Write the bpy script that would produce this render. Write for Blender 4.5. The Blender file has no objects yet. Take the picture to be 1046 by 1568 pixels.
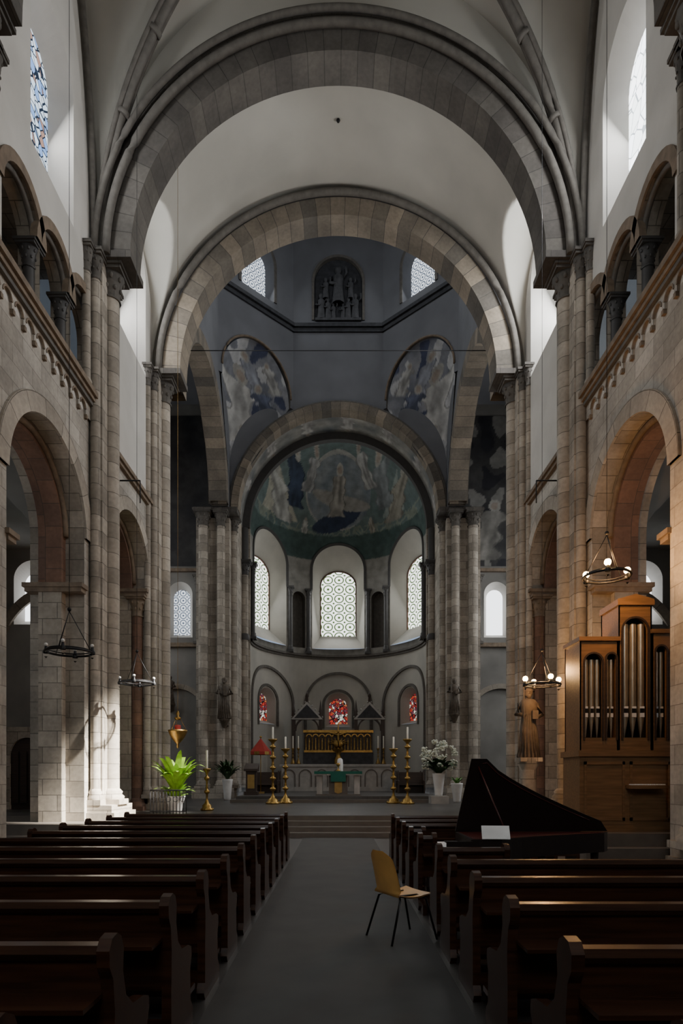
import bpy, math, random, bmesh
from math import sin, cos, pi, sqrt, radians, ceil, atan2, hypot
from mathutils import Vector, noise
random.seed(3)
D = bpy.data
# ---------------------------------------------------------------- materials
def newmat(name):
    m = D.materials.new(name); m.use_nodes = True
    nt = m.node_tree; nt.nodes.clear()
    out = nt.nodes.new('ShaderNodeOutputMaterial')
    return m, nt, out
def N(nt, t, **kw):
    n = nt.nodes.new(t)
    for k, v in kw.items(): setattr(n, k, v)
    return n
def c4(c): return (c[0], c[1], c[2], 1)
def bsdf(nt, out, rough=.8, metal=0):
    b = N(nt, 'ShaderNodeBsdfPrincipled')
    b.inputs['Roughness'].default_value = rough; b.inputs['Metallic'].default_value = metal
    nt.links.new(b.outputs[0], out.inputs[0]); return b
def noise_mul(nt, src, scale, lo, hi):
    tc = N(nt, 'ShaderNodeTexCoord'); no = N(nt, 'ShaderNodeTexNoise')
    no.inputs['Scale'].default_value = scale; no.inputs['Detail'].default_value = 6
    nt.links.new(tc.outputs['Object'], no.inputs['Vector'])
    mr = N(nt, 'ShaderNodeMapRange'); mr.inputs[1].default_value = .3; mr.inputs[2].default_value = .7
    mr.inputs[3].default_value = lo; mr.inputs[4].default_value = hi
    nt.links.new(no.outputs['Fac'], mr.inputs[0])
    mx = N(nt, 'ShaderNodeMix', data_type='RGBA', blend_type='MULTIPLY'); mx.inputs[0].default_value = 1
    nt.links.new(src, mx.inputs[6]); nt.links.new(mr.outputs[0], mx.inputs[7])
    return mx.outputs[2], no
def stone(name, a, b, mortar, bw=.6, bh=.32, rough=.85, ms=.008, bump=.35):
    m, nt, out = newmat(name); bs = bsdf(nt, out, rough)
    tc = N(nt, 'ShaderNodeTexCoord'); br = N(nt, 'ShaderNodeTexBrick')
    br.inputs['Color1'].default_value = c4(a); br.inputs['Color2'].default_value = c4(b); br.inputs['Mortar'].default_value = c4(mortar)
    br.inputs['Scale'].default_value = 1; br.inputs['Mortar Size'].default_value = ms
    br.inputs['Brick Width'].default_value = bw; br.inputs['Row Height'].default_value = bh; br.inputs['Mortar Smooth'].default_value = .2
    nt.links.new(tc.outputs['UV'], br.inputs['Vector'])
    s, no = noise_mul(nt, br.outputs['Color'], 1.1, .68, 1.15)
    s, no2 = noise_mul(nt, s, 11, .84, 1.08)
    nt.links.new(s, bs.inputs['Base Color'])
    bp = N(nt, 'ShaderNodeBump'); bp.invert = True; bp.inputs['Strength'].default_value = bump; bp.inputs['Distance'].default_value = .02
    nt.links.new(br.outputs['Fac'], bp.inputs['Height']); nt.links.new(bp.outputs[0], bs.inputs['Normal'])
    return m
def plain(name, c, rough=.7, metal=0, sc=3, lo=.85, hi=1.08, bump=0):
    m, nt, out = newmat(name); bs = bsdf(nt, out, rough, metal)
    rgb = N(nt, 'ShaderNodeRGB'); rgb.outputs[0].default_value = c4(c)
    s, no = noise_mul(nt, rgb.outputs[0], sc, lo, hi)
    nt.links.new(s, bs.inputs['Base Color'])
    if bump:
        bp = N(nt, 'ShaderNodeBump'); bp.inputs['Strength'].default_value = bump; bp.inputs['Distance'].default_value = .02
        nt.links.new(no.outputs['Fac'], bp.inputs['Height']); nt.links.new(bp.outputs[0], bs.inputs['Normal'])
    return m
def wood(name, a, b, rough=.35):
    m, nt, out = newmat(name); bs = bsdf(nt, out, rough)
    tc = N(nt, 'ShaderNodeTexCoord'); mp = N(nt, 'ShaderNodeMapping'); mp.inputs['Scale'].default_value = (.6, 9, 9)
    no = N(nt, 'ShaderNodeTexNoise'); no.inputs['Scale'].default_value = 3; no.inputs['Detail'].default_value = 8
    nt.links.new(tc.outputs['Object'], mp.inputs[0]); nt.links.new(mp.outputs[0], no.inputs['Vector'])
    cr = N(nt, 'ShaderNodeValToRGB'); cr.color_ramp.elements[0].position = .35; cr.color_ramp.elements[1].position = .65
    cr.color_ramp.elements[0].color = c4(a); cr.color_ramp.elements[1].color = c4(b)
    nt.links.new(no.outputs['Fac'], cr.inputs[0]); nt.links.new(cr.outputs[0], bs.inputs['Base Color'])
    return m
def emi(name, c, s):
    m, nt, out = newmat(name); e = N(nt, 'ShaderNodeEmission'); e.inputs[0].default_value = c4(c); e.inputs[1].default_value = s
    nt.links.new(e.outputs[0], out.inputs[0]); return m
def pane_circles(name, col, lead, s, k=2.2):
    m, nt, out = newmat(name); e = N(nt, 'ShaderNodeEmission'); e.inputs[1].default_value = s
    tc = N(nt, 'ShaderNodeTexCoord'); L = nt.links.new
    sc = N(nt, 'ShaderNodeVectorMath', operation='SCALE'); sc.inputs['Scale'].default_value = k; L(tc.outputs['UV'], sc.inputs[0])
    fr = N(nt, 'ShaderNodeVectorMath', operation='FRACTION'); L(sc.outputs[0], fr.inputs[0])
    sb = N(nt, 'ShaderNodeVectorMath', operation='SUBTRACT'); sb.inputs[1].default_value = (.5, .5, 0); L(fr.outputs[0], sb.inputs[0])
    ml = N(nt, 'ShaderNodeVectorMath', operation='MULTIPLY'); ml.inputs[1].default_value = (1, 1, 0); L(sb.outputs[0], ml.inputs[0])
    ln = N(nt, 'ShaderNodeVectorMath', operation='LENGTH'); L(ml.outputs[0], ln.inputs[0])
    cr = N(nt, 'ShaderNodeValToRGB'); cr.color_ramp.interpolation = 'CONSTANT'
    el = cr.color_ramp.elements; el[0].color = c4(lead); el[0].position = 0
    el[1].position = .12; el[1].color = c4(col)
    x = el.new(.34); x.color = c4(lead); x = el.new(.45); x.color = c4(col); x = el.new(.62); x.color = c4(lead)
    L(ln.outputs['Value'], cr.inputs[0]); L(cr.outputs[0], e.inputs[0]); L(e.outputs[0], out.inputs[0]); return m
def pane_cells(name, cols, lead, s, k=5, edge=.05):
    m, nt, out = newmat(name); e = N(nt, 'ShaderNodeEmission'); e.inputs[1].default_value = s
    tc = N(nt, 'ShaderNodeTexCoord'); L = nt.links.new
    v1 = N(nt, 'ShaderNodeTexVoronoi'); v1.inputs['Scale'].default_value = k; L(tc.outputs['UV'], v1.inputs['Vector'])
    v2 = N(nt, 'ShaderNodeTexVoronoi', feature='DISTANCE_TO_EDGE'); v2.inputs['Scale'].default_value = k; L(tc.outputs['UV'], v2.inputs['Vector'])
    cr = N(nt, 'ShaderNodeValToRGB'); cr.color_ramp.interpolation = 'CONSTANT'; el = cr.color_ramp.elements
    n = len(cols); el[0].color = c4(cols[0]); el[1].position = 1 / n; el[1].color = c4(cols[1])
    for i in range(2, n): x = el.new(i / n); x.color = c4(cols[i])
    sx = N(nt, 'ShaderNodeSeparateColor'); L(v1.outputs['Color'], sx.inputs[0]); L(sx.outputs[0], cr.inputs[0])
    lt = N(nt, 'ShaderNodeMath', operation='LESS_THAN'); lt.inputs[1].default_value = edge; L(v2.outputs['Distance'], lt.inputs[0])
    mx = N(nt, 'ShaderNodeMix', data_type='RGBA'); mx.inputs[7].default_value = c4(lead); L(lt.outputs[0], mx.inputs[0]); L(cr.outputs[0], mx.inputs[6])
    L(mx.outputs[2], e.inputs[0]); L(e.outputs[0], out.inputs[0]); return m
def painted(name):
    m, nt, out = newmat(name); bs = bsdf(nt, out, .9)
    at = N(nt, 'ShaderNodeVertexColor'); at.layer_name = 'Col'
    s, no = noise_mul(nt, at.outputs[0], 2.5, .75, 1.2)
    nt.links.new(s, bs.inputs['Base Color']); return m

M_wall = stone('ashlar_light', (.52, .48, .42), (.38, .345, .295), (.25, .225, .195), .75, .36, ms=.008)
M_pier = stone('ashlar_pier', (.46, .405, .335), (.27, .235, .19), (.16, .14, .115), .7, .38, ms=.010)
M_arch = stone('voussoir_grey', (.125, .112, .096), (.085, .075, .066), (.045, .04, .035), .42, .9)
M_archB = stone('voussoir_tan', (.29, .24, .18), (.105, .094, .08), (.06, .055, .05), .45, 1.2)
M_red = stone('red_sandstone', (.24, .13, .085), (.15, .09, .065), (.09, .065, .05), .5, .4)
M_plaster = plain('plaster_white', (.61, .585, .54), .9, sc=.8, lo=.84, hi=1.05, bump=.05)
M_vault = plain('vault_plaster', (.47, .45, .40), .9, sc=.5, lo=.86, hi=1.06)
M_trans = plain('vault_plaster_dim', (.25, .24, .22), .9, sc=.5, lo=.6, hi=1.1)  # darker copy of vault plaster; dimness of the side spaces put into its colour
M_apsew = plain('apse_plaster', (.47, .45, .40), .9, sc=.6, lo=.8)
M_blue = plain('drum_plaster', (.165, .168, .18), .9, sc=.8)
M_dark = plain('dark_stone', (.06, .057, .055), .6, sc=4)
M_trim = plain('cornice_stone', (.22, .165, .115), .8, sc=6, lo=.65)
M_rib = plain('rib_stone', (.13, .118, .103), .8, sc=6, lo=.7)
M_floor = stone('floor_slab', (.085, .080, .075), (.07, .066, .062), (.045, .045, .045), .8, .8, rough=.35, bump=.1)
M_carpet = plain('aisle_slate', (.05, .048, .045), .65, sc=2, lo=.7)
M_step = plain('step_stone', (.13, .112, .095), .5, sc=4)
M_pew = wood('pew_wood', (.028, .011, .006), (.058, .023, .011), .25)
M_org = wood('organ_oak', (.16, .088, .038), (.24, .13, .058), .42)
M_door = wood('door_wood', (.03, .018, .012), (.05, .03, .02), .5)
M_iron = plain('iron', (.02, .02, .022), .5, .6)
M_black = plain('black_lacquer', (.006, .005, .005), .35)
M_harp = plain('dark_brown_lacquer', (.012, .006, .005), .42)
M_inner = plain('dark_red_lacquer', (.07, .008, .005), .4)
M_gold = plain('gilt', (.46, .29, .09), .42, 1.0, sc=8, lo=.6)
M_brass = plain('brass', (.38, .25, .09), .4, .9, sc=8)
M_pipe = plain('organ_pipe_metal', (.58, .50, .38), .32, .85, sc=5)
M_wax = plain('candle_wax', (.85, .80, .68), .5)
M_white = plain('white_ceramic', (.75, .74, .72), .3)
M_marble = plain('white_marble', (.44, .42, .39), .4, sc=3, lo=.75)
M_green = plain('leaf_green', (.10, .26, .03), .5, sc=9, lo=.6)
M_dgreen = plain('leaf_dark', (.04, .09, .025), .5, sc=9, lo=.6)
M_lily = plain('leaf_bright', (.34, .58, .06), .5, sc=9, lo=.7)
M_cloth = plain('green_cloth', (.015, .13, .09), .8)
M_redc = plain('red_cloth', (.32, .025, .015), .8)
M_paper = plain('paper', (.85, .85, .83), .8)
M_stat = plain('statue_stone', (.13, .10, .075), .7, sc=9, lo=.6)
M_statw = plain('statue_wood', (.11, .085, .06), .6, sc=9, lo=.5)
M_ply = plain('plywood_shell', (.66, .37, .11), .4, sc=5)
M_slate = plain('relief_slate', (.045, .046, .052), .6, sc=5, lo=.5, bump=.5)
M_relief = plain('relief_figures', (.075, .075, .08), .7, sc=6, lo=.6)
M_flower = plain('petals', (.72, .74, .62), .7, sc=20, lo=.8)
M_paint = painted('fresco')
M_bulb = emi('bulb', (1, .62, .25), 40)
P_circ = pane_circles('glass_circles', (1, 1, .96), (.05, .085, .03), 2.3, 1.7)
P_drum = pane_circles('glass_drum', (.85, .92, 1), (.08, .10, .14), 1.2, 2.6)
P_left = pane_cells('glass_blue', [(.75, .87, 1), (.25, .42, .8), (.7, .85, 1), (.4, .25, .2), (.75, .87, 1)], (.02, .03, .05), 1.5, 5.5, .06)
P_right = pane_cells('glass_clear', [(.95, .97, 1), (.9, .95, 1), (.8, .85, .85)], (.25, .28, .3), 5, 3, .03)
P_red = pane_cells('glass_red', [(.5, .05, .03), (.8, .7, .6), (.3, .03, .03), (.5, .15, .06), (.15, .04, .06), (.8, .75, .65)], (.01, .01, .01), .9, 7, .07)
P_white = emi('glass_white', (.93, .96, 1), 3.0)

# ---------------------------------------------------------------- mesh builder
class MB:
    def __init__(s): s.v = []; s.f = []; s.uv = []; s.m = []; s.mats = []; s.sm = []
    def face(s, pts, mat, uv=None, smooth=False):
        pts = [Vector(p) for p in pts]
        if uv is None:
            n = Vector((0, 0, 0))
            for i in range(len(pts)):
                a, b = pts[i], pts[(i + 1) % len(pts)]
                n += Vector(((a.y - b.y) * (a.z + b.z), (a.z - b.z) * (a.x + b.x), (a.x - b.x) * (a.y + b.y)))
            ax, ay, az = abs(n.x), abs(n.y), abs(n.z)
            if az >= ax and az >= ay: uv = [(p.x, p.y) for p in pts]
            elif ax >= ay: uv = [(p.y, p.z) for p in pts]
            else: uv = [(p.x, p.z) for p in pts]
        i0 = len(s.v); s.v += [tuple(p) for p in pts]; s.f.append(tuple(range(i0, i0 + len(pts))))
        s.uv += list(uv)
        if mat not in s.mats: s.mats.append(mat)
        s.m.append(s.mats.index(mat)); s.sm.append(smooth)
    def box(s, x0, x1, y0, y1, z0, z1, mat):
        a = [(x0, y0, z0), (x1, y0, z0), (x1, y1, z0), (x0, y1, z0), (x0, y0, z1), (x1, y0, z1), (x1, y1, z1), (x0, y1, z1)]
        for q in ((3, 2, 1, 0), (4, 5, 6, 7), (0, 1, 5, 4), (1, 2, 6, 5), (2, 3, 7, 6), (3, 0, 4, 7)): s.face([a[i] for i in q], mat)
    def cbox(s, x, y, z, w, d, h, mat): s.box(x - w / 2, x + w / 2, y - d / 2, y + d / 2, z, z + h, mat)
    def prism(s, poly, axis, a0, a1, mat):
        def P(p, a): return {'x': (a, p[0], p[1]), 'y': (p[0], a, p[1]), 'z': (p[0], p[1], a)}[axis]
        s.face([P(p, a0) for p in poly], mat); s.face([P(p, a1) for p in reversed(poly)], mat)
        for i in range(len(poly)):
            p, q = poly[i], poly[(i + 1) % len(poly)]
            s.face([P(p, a0), P(p, a1), P(q, a1), P(q, a0)], mat)
    def lathe(s, cx, cy, prof, mat, n=14, sx=1, sy=1, smooth=True):
        for j in range(len(prof) - 1):
            r0, z0 = prof[j]; r1, z1 = prof[j + 1]
            for i in range(n):
                a, b = 2 * pi * i / n, 2 * pi * (i + 1) / n
                rr = max(r0, r1, .05)
                q = [(cx + r0 * cos(a) * sx, cy + r0 * sin(a) * sy, z0), (cx + r0 * cos(b) * sx, cy + r0 * sin(b) * sy, z0),
                     (cx + r1 * cos(b) * sx, cy + r1 * sin(b) * sy, z1), (cx + r1 * cos(a) * sx, cy + r1 * sin(a) * sy, z1)]
                u = [(a * rr, z0), (b * rr, z0), (b * rr, z1), (a * rr, z1)]
                if r0 < 1e-5: q = q[1:]; u = u[1:]
                elif r1 < 1e-5: q = q[:3]; u = u[:3]
                s.face(q, mat, u, smooth)
    def tube(s, path, r, mat, n=8, closed=False):
        path = [Vector(p) for p in path]; k = len(path)
        rs = r if isinstance(r, (list, tuple)) else [r] * k
        rings = []; L = 0; ls = []
        for i in range(k):
            if closed: t = path[(i + 1) % k] - path[i - 1]
            else: t = path[min(i + 1, k - 1)] - path[max(i - 1, 0)]
            if i: L += (path[i] - path[i - 1]).length
            ls.append(L)
            t.normalize(); up = Vector((0, 0, 1)) if abs(t.z) < .9 else Vector((0, 1, 0))
            a = t.cross(up).normalized(); b = a.cross(t)
            rings.append([path[i] + (a * cos(2 * pi * j / n) + b * sin(2 * pi * j / n)) * rs[i] for j in range(n)])
        for i in range(k if closed else k - 1):
            A, B = rings[i], rings[(i + 1) % k]
            l0, l1 = ls[i], ls[(i + 1) % k]
            for j in range(n):
                j2 = (j + 1) % n
                s.face([A[j], A[j2], B[j2], B[j]], mat, [(l0, j * .05), (l0, j * .05 + .05), (l1, j * .05 + .05), (l1, j * .05)], True)
        if not closed: s.face(list(reversed(rings[0])), mat); s.face(rings[-1], mat)
    def sphere(s, c, r, mat, n=10, sz=1, sx=1, sy=1):
        m = max(4, n // 2)
        s.lathe(c[0], c[1], [(max(0, r * sin(pi * i / m)) if 0 < i < m else 0, c[2] - r * sz * cos(pi * i / m)) for i in range(m + 1)], mat, n, sx, sy)
    def grid(s, fn, nu, nv, mat, smooth=True, uvf=None):
        P = [[Vector(fn(i / nu, j / nv)) for j in range(nv + 1)] for i in range(nu + 1)]
        for i in range(nu):
            for j in range(nv):
                q = [P[i][j], P[i + 1][j], P[i + 1][j + 1], P[i][j + 1]]
                u = None
                if uvf: u = [uvf(i / nu, j / nv), uvf((i + 1) / nu, j / nv), uvf((i + 1) / nu, (j + 1) / nv), uvf(i / nu, (j + 1) / nv)]
                s.face(q, mat, u, smooth)
    def obj(s, name, loc=(0, 0, 0), rot=(0, 0, 0), col=None, merge=True):
        me = D.meshes.new(name); me.from_pydata(s.v, [], s.f)
        uvl = me.uv_layers.new(name='UVMap')
        uvl.data.foreach_set('uv', [c for p in s.uv for c in p])
        for m in s.mats: me.materials.append(m)
        me.polygons.foreach_set('material_index', s.m); me.polygons.foreach_set('use_smooth', s.sm)
        if merge:
            bm = bmesh.new(); bm.from_mesh(me); bmesh.ops.remove_doubles(bm, verts=bm.verts, dist=.0004); bm.to_mesh(me); bm.free()
        if col:
            ca = me.color_attributes.new('Col', 'FLOAT_COLOR', 'POINT')
            ca.data.foreach_set('color', [c for v in me.vertices for c in (*col(v.co), 1)])
        o = D.objects.new(name, me); bpy.context.scene.collection.objects.link(o)
        o.location = loc; o.rotation_euler = rot
        return o

def archpts(uc, hw, sill, spring, K=20):
    p = [(uc - hw, sill)]
    for i in range(K + 1):
        t = pi - pi * i / K; p.append((uc + hw * cos(t), spring + hw * sin(t)))
    p.append((uc + hw, sill)); return p
def strips(m, mapf, u0, u1, z0, z1, ops, mat, matrev=None, depth=.5, du=5, dz=50, K=20, smooth=False):
    """wall surface with round-arched openings, reveals and panes"""
    us = {u0, u1}
    n = max(1, int((u1 - u0) / du))
    for i in range(1, n): us.add(u0 + (u1 - u0) * i / n)
    for o in ops:
        for i in range(K + 1): us.add(o['uc'] + o['hw'] * cos(pi * i / K))
    us = sorted(u for u in us if u0 <= u <= u1)
    def top(o, u): return o['spring'] + sqrt(max(0, o['hw']**2 - (u - o['uc'])**2))
    for a, b in zip(us, us[1:]):
        if b - a < 1e-5: continue
        mid = (a + b) / 2
        act = sorted([o for o in ops if abs(mid - o['uc']) < o['hw']], key=lambda o: o['sill'])
        la = lb = z0; segs = []
        for o in act:
            segs.append((la, lb, o['sill'], o['sill'])); la, lb = top(o, a), top(o, b)
        segs.append((la, lb, z1, z1))
        for la_, lb_, ha, hb in segs:
            if max(ha - la_, hb - lb_) < 1e-4: continue
            k = max(1, ceil(max(ha - la_, hb - lb_) / dz))
            for i in range(k):
                f, g = i / k, (i + 1) / k
                q = [(a, la_ + (ha - la_) * f), (b, lb_ + (hb - lb_) * f), (b, lb_ + (hb - lb_) * g), (a, la_ + (ha - la_) * g)]
                m.face([mapf(u, z, 0) for u, z in q], mat, q, smooth)
    for o in ops:
        d = o.get('d', depth)
        F = archpts(o['uc'], o['hw'], o['sill'], o['spring'], K)
        B = archpts(o['uc'], o.get('hwb', o['hw']), o.get('sillb', o['sill']), o.get('springb', o['spring']), K)
        L = 0; mr = o.get('rev', matrev or mat)
        for i in range(len(F) - 1):
            l = hypot(F[i + 1][0] - F[i][0], F[i + 1][1] - F[i][1])
            m.face([mapf(*F[i], 0), mapf(*F[i + 1], 0), mapf(*B[i + 1], d), mapf(*B[i], d)], mr, [(0, L), (0, L + l), (d, L + l), (d, L)]); L += l
        if not o.get('open'):
            m.face([mapf(*F[0], 0), mapf(*F[-1], 0), mapf(*B[-1], d), mapf(*B[0], d)], mr)
        if o.get('pane'):
            uc = o['uc']
            m.face([mapf(u, z, d) for u, z in B], o['pane'], [(u - uc + .25, z) for u, z in B])
def ring(m, mapf, uc, spring, r0, r1, d0, d1, mat, base=None, K=40):
    base = spring if base is None else base
    A = [(uc - r0, base)] + [(uc + r0 * cos(pi - pi * i / K), spring + r0 * sin(pi * i / K)) for i in range(K + 1)] + [(uc + r0, base)]
    B = [(uc - r1, base)] + [(uc + r1 * cos(pi - pi * i / K), spring + r1 * sin(pi * i / K)) for i in range(K + 1)] + [(uc + r1, base)]
    L = 0
    for i in range(len(A) - 1):
        l = hypot(A[i + 1][0] - A[i][0], A[i + 1][1] - A[i][1])
        if l < 1e-5: continue
        m.face([mapf(*A[i], d0), mapf(*A[i + 1], d0), mapf(*B[i + 1], d0), mapf(*B[i], d0)], mat, [(L, .02), (L + l, .02), (L + l, .02 + r1 - r0), (L, .02 + r1 - r0)])
        m.face([mapf(*A[i], d0), mapf(*A[i + 1], d0), mapf(*A[i + 1], d1), mapf(*A[i], d1)], mat, [(L, .02), (L + l, .02), (L + l, .02 + abs(d1 - d0)), (L, .02 + abs(d1 - d0))])
        m.face([mapf(*B[i], d0), mapf(*B[i + 1], d0), mapf(*B[i + 1], d1), mapf(*B[i], d1)], mat, [(L, .02), (L + l, .02), (L + l, .02 + abs(d1 - d0)), (L, .02 + abs(d1 - d0))])
        m.face([mapf(*A[i], d1), mapf(*A[i + 1], d1), mapf(*B[i + 1], d1), mapf(*B[i], d1)], mat)
        L += l
def roll(m, mapf, uc, spring, r, d, tr, mat, K=40, n=8):
    m.tube([mapf(uc + r * cos(pi - pi * i / K), spring + r * sin(pi * i / K), d) for i in range(K + 1)], tr, mat, n)
def capital(m, x, y, z, r, h, mat, ab=None):
    ab = ab or r * 1.75
    m.lathe(x, y, [(r * 1.15, z - .06), (r * 1.2, z - .03), (r, z), (r * 1.05, z + h * .2), (r * 1.25, z + h * .5), (r * 1.6, z + h * .8), (r * 1.55, z + h * .8)], mat, 14)
    for i in range(8):
        a = pi / 8 + i * pi / 4
        m.sphere((x + cos(a) * r * 1.35, y + sin(a) * r * 1.35, z + h * .62), r * .24, mat, 6, 1.4)
        m.sphere((x + cos(a + .4) * r * 1.15, y + sin(a + .4) * r * 1.15, z + h * .3), r * .2, mat, 6, 1.4)
    m.box(x - ab * .95, x + ab * .95, y - ab * .95, y + ab * .95, z + h * .78, z + h * .88, mat)
    m.box(x - ab * 1.08, x + ab * 1.08, y - ab * 1.08, y + ab * 1.08, z + h * .88, z + h, mat)
def shaft(m, x, y, z0, z1, r, mat, capm=None, ch=.7, base=True):
    m.lathe(x, y, [(r, z0), (r, z1)], mat, 16)
    if base:
        m.lathe(x, y, [(r * 1.5, z0), (r * 1.55, z0 + .08), (r * 1.25, z0 + .14), (r * 1.35, z0 + .2), (r, z0 + .28)], mat, 16)
        m.cbox(x, y, z0 - .12, r * 3.1, r * 3.1, .13, mat)
    if capm: capital(m, x, y, z1, r, ch, capm)

ZS = 14.45
W = 6.1
YN, YA, YB = 10.25, 15.8, 20.6
# ---------------------------------------------------------------- floor
m = MB()
m.face([(-14.5, -7, 0), (14.5, -7, 0), (14.5, 17.2, 0), (-14.5, 17.2, 0)], M_floor)
for x0, x1, y0 in ((-14.5, -4.6, 14.0), (4.6, 14.5, 11.8)):
    m.box(x0, x1, y0, 17.1, 0.002, .5, M_step)
    m.box(x0, x1, y0 - .3, y0, 0.002, .25, M_step)
for i in range(4): m.box(-4.6, 4.6, 16.0 + i * .35, 17.2, i * .125 + .001, (i + 1) * .125, M_step)
m.face([(-14.5, 17.1, .5), (14.5, 17.1, .5), (14.5, 31.5, .5), (-14.5, 31.5, .5)], M_floor)
m.box(-4.4, 4.4, 25.2, 38.5, .49, .63, M_step); m.box(-4.2, 4.2, 25.5, 38.5, .62, .76, M_floor)
m.obj('floor')
m = MB(); m.box(-.9, .9, -6, 15.95, .001, .012, M_carpet); m.obj('floor_aisle_runner')

# ---------------------------------------------------------------- nave walls
def side_wall(sg):
    m = MB()
    mf = lambda u, z, d: (sg * (W + d), u, z)
    ops = [dict(uc=c, hw=h, sill=0, spring=s, open=True, d=1.3) for c, h, s in ((3.0, 1.75, 7.4), (8.0, 1.75, 7.4), (13.15, 1.75, 7.3), (18.25, 1.6, 7.7))]
    strips(m, mf, -7, 20.4, 0, 10.35, ops, M_wall, M_pier, K=28)
    for o in ops:
        h = o['hw']; zi = 5.95 if o['uc'] < 15 else 7.3
        ring(m, mf, o['uc'], o['spring'], h, h + .38, -.06, 0, M_pier, K=28)
        ring(m, mf, o['uc'], o['spring'], h - .22, h, .45, 1.0, M_red, base=zi + .2, K=28)
        for s in (-1, 1):
            y = o['uc'] + s * h
            m.box(*sorted((sg * (W + .45), sg * (W + 1.0))), min(y, y - s * .22), max(y, y - s * .22), 0, zi, M_pier)
            m.box(*sorted((sg * (W - .04), sg * (W + 1.3))), min(y, y - s * .28), max(y, y - s * .28), zi, zi + .1, M_trim)
            m.box(*sorted((sg * (W - .08), sg * (W + 1.34))), min(y + s * .05, y - s * .33), max(y + s * .05, y - s * .33), zi + .1, zi + .2, M_trim)
        roll(m, mf, o['uc'], o['spring'], h - .07, .42, .07, M_trim)
    for yy in (16.75, 19.75):
        shaft(m, sg * (W + .3), yy, .62, 6.7, .17, M_red, M_trim, .6)
    mb = lambda u, z, d: (sg * (W + 1.3), u, z)
    strips(m, mb, -7, 20.4, 0, 10.35, [dict(uc=o['uc'], hw=o['hw'], sill=0, spring=o['spring'], open=True, d=0) for o in ops], M_pier, K=28)
    # triforium passage
    tri = []
    for b in (3.2, 8.2, 13.4):
        for k in (-1, 0, 1): tri.append(dict(uc=b + k * 1.44, hw=.72, sill=10.95, spring=12.45, d=.45, rev=M_pier))
    strips(m, mf, -7, 15.5, 10.35, 14.0, tri, M_plaster, M_pier, K=16)
    m.face([mf(15.5, 10.35, 0), mf(20.4, 10.35, 0), mf(20.4, 14, 0), mf(15.5, 14, 0)], M_plaster)
    for o in tri:
        ring(m, mf, o['uc'], o['spring'], .72, .93, -.05, .1, M_trim, K=16)
        roll(m, mf, o['uc'], o['spring'], .70, .12, .06, M_rib, 16, 6)
    m.face([mf(-7, 10.3, 1.6), mf(15.5, 10.3, 1.6), mf(15.5, 14, 1.6), mf(-7, 14, 1.6)], M_pier)
    m.face([mf(-7, 10.9, 0), mf(15.5, 10.9, 0), mf(15.5, 10.9, 1.6), mf(-7, 10.9, 1.6)], M_pier)
    m.face([mf(-7, 14, .1), mf(15.5, 14, .1), mf(15.5, 14, 1.6), mf(-7, 14, 1.6)], M_pier)
    for b in (3.2, 8.2, 13.4):
        for k in (-.72, .72):
            shaft(m, sg * (W + .22), b + k, 11.06, 12.0, .12, M_dark, M_dark, .45)
    # clerestory
    pane = P_left if sg < 0 else P_right
    cl = [dict(uc=c, hw=1.0, sill=14.25, spring=17.0, hwb=.68, sillb=14.6, springb=16.85, d=.45, pane=pane, rev=M_plaster) for c in (3.2, 8.3, 13.3)]
    cl.append(dict(uc=18.5, hw=1.15, sill=14.25, spring=17.1, hwb=.6, sillb=14.6, springb=16.7, d=.8, pane=pane, rev=M_plaster))
    strips(m, mf, -7, 20.6, 14.0, 22.4, cl, M_plaster, M_plaster, K=20)
    nm = 'left' if sg < 0 else 'right'
    m.obj('wall_' + nm)
    m = MB()
    def bar(y0, y1, d0, d1, z0, z1, mat): m.box(*sorted((sg * (W + d0), sg * (W - d1))), y0, y1, z0, z1, mat)
    E = 15.15
    bar(-7, E, .1, .18, 10.70, 10.80, M_trim); bar(-7, E, .1, .13, 10.60, 10.70, M_rib); bar(-7, E, .1, .24, 10.80, 10.93, M_trim)
    mc = lambda u, z, d: (sg * (W - .05 + d), u, z)
    oo = [dict(uc=y, hw=.16, sill=10.26, spring=10.38, d=.05, open=True) for y in [i * .42 for i in range(0, 37)] if y < E - .2]
    strips(m, mc, -.5, E, 10.26, 10.60, oo, M_wall, M_pier, K=8)
    for o in oo: ring(m, mc, o['uc'], 10.38, .14, .175, -.015, .03, M_trim, K=8)
    for y in [x['uc'] + .21 for x in oo]: bar(y - .04, y + .04, 0, .07, 10.18, 10.27, M_trim)
    bar(16.5, 20.0, .1, .16, 10.3, 10.42, M_trim); bar(16.5, 20.0, .1, .1, 10.2, 10.3, M_trim)
    m.obj('trim_cornice_' + nm)
side_wall(-1); side_wall(1)
m = MB()
mfw = lambda u, z, d: (u, -7 - d, z)
strips(m, mfw, -W, W, 0, 22.4, [dict(uc=0, hw=2.0, sill=8, spring=13, d=.6, pane=P_right)], M_plaster, M_plaster)  # unseen window with glowing pane, added as a source for the back fill
m.obj('wall_back')

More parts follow.
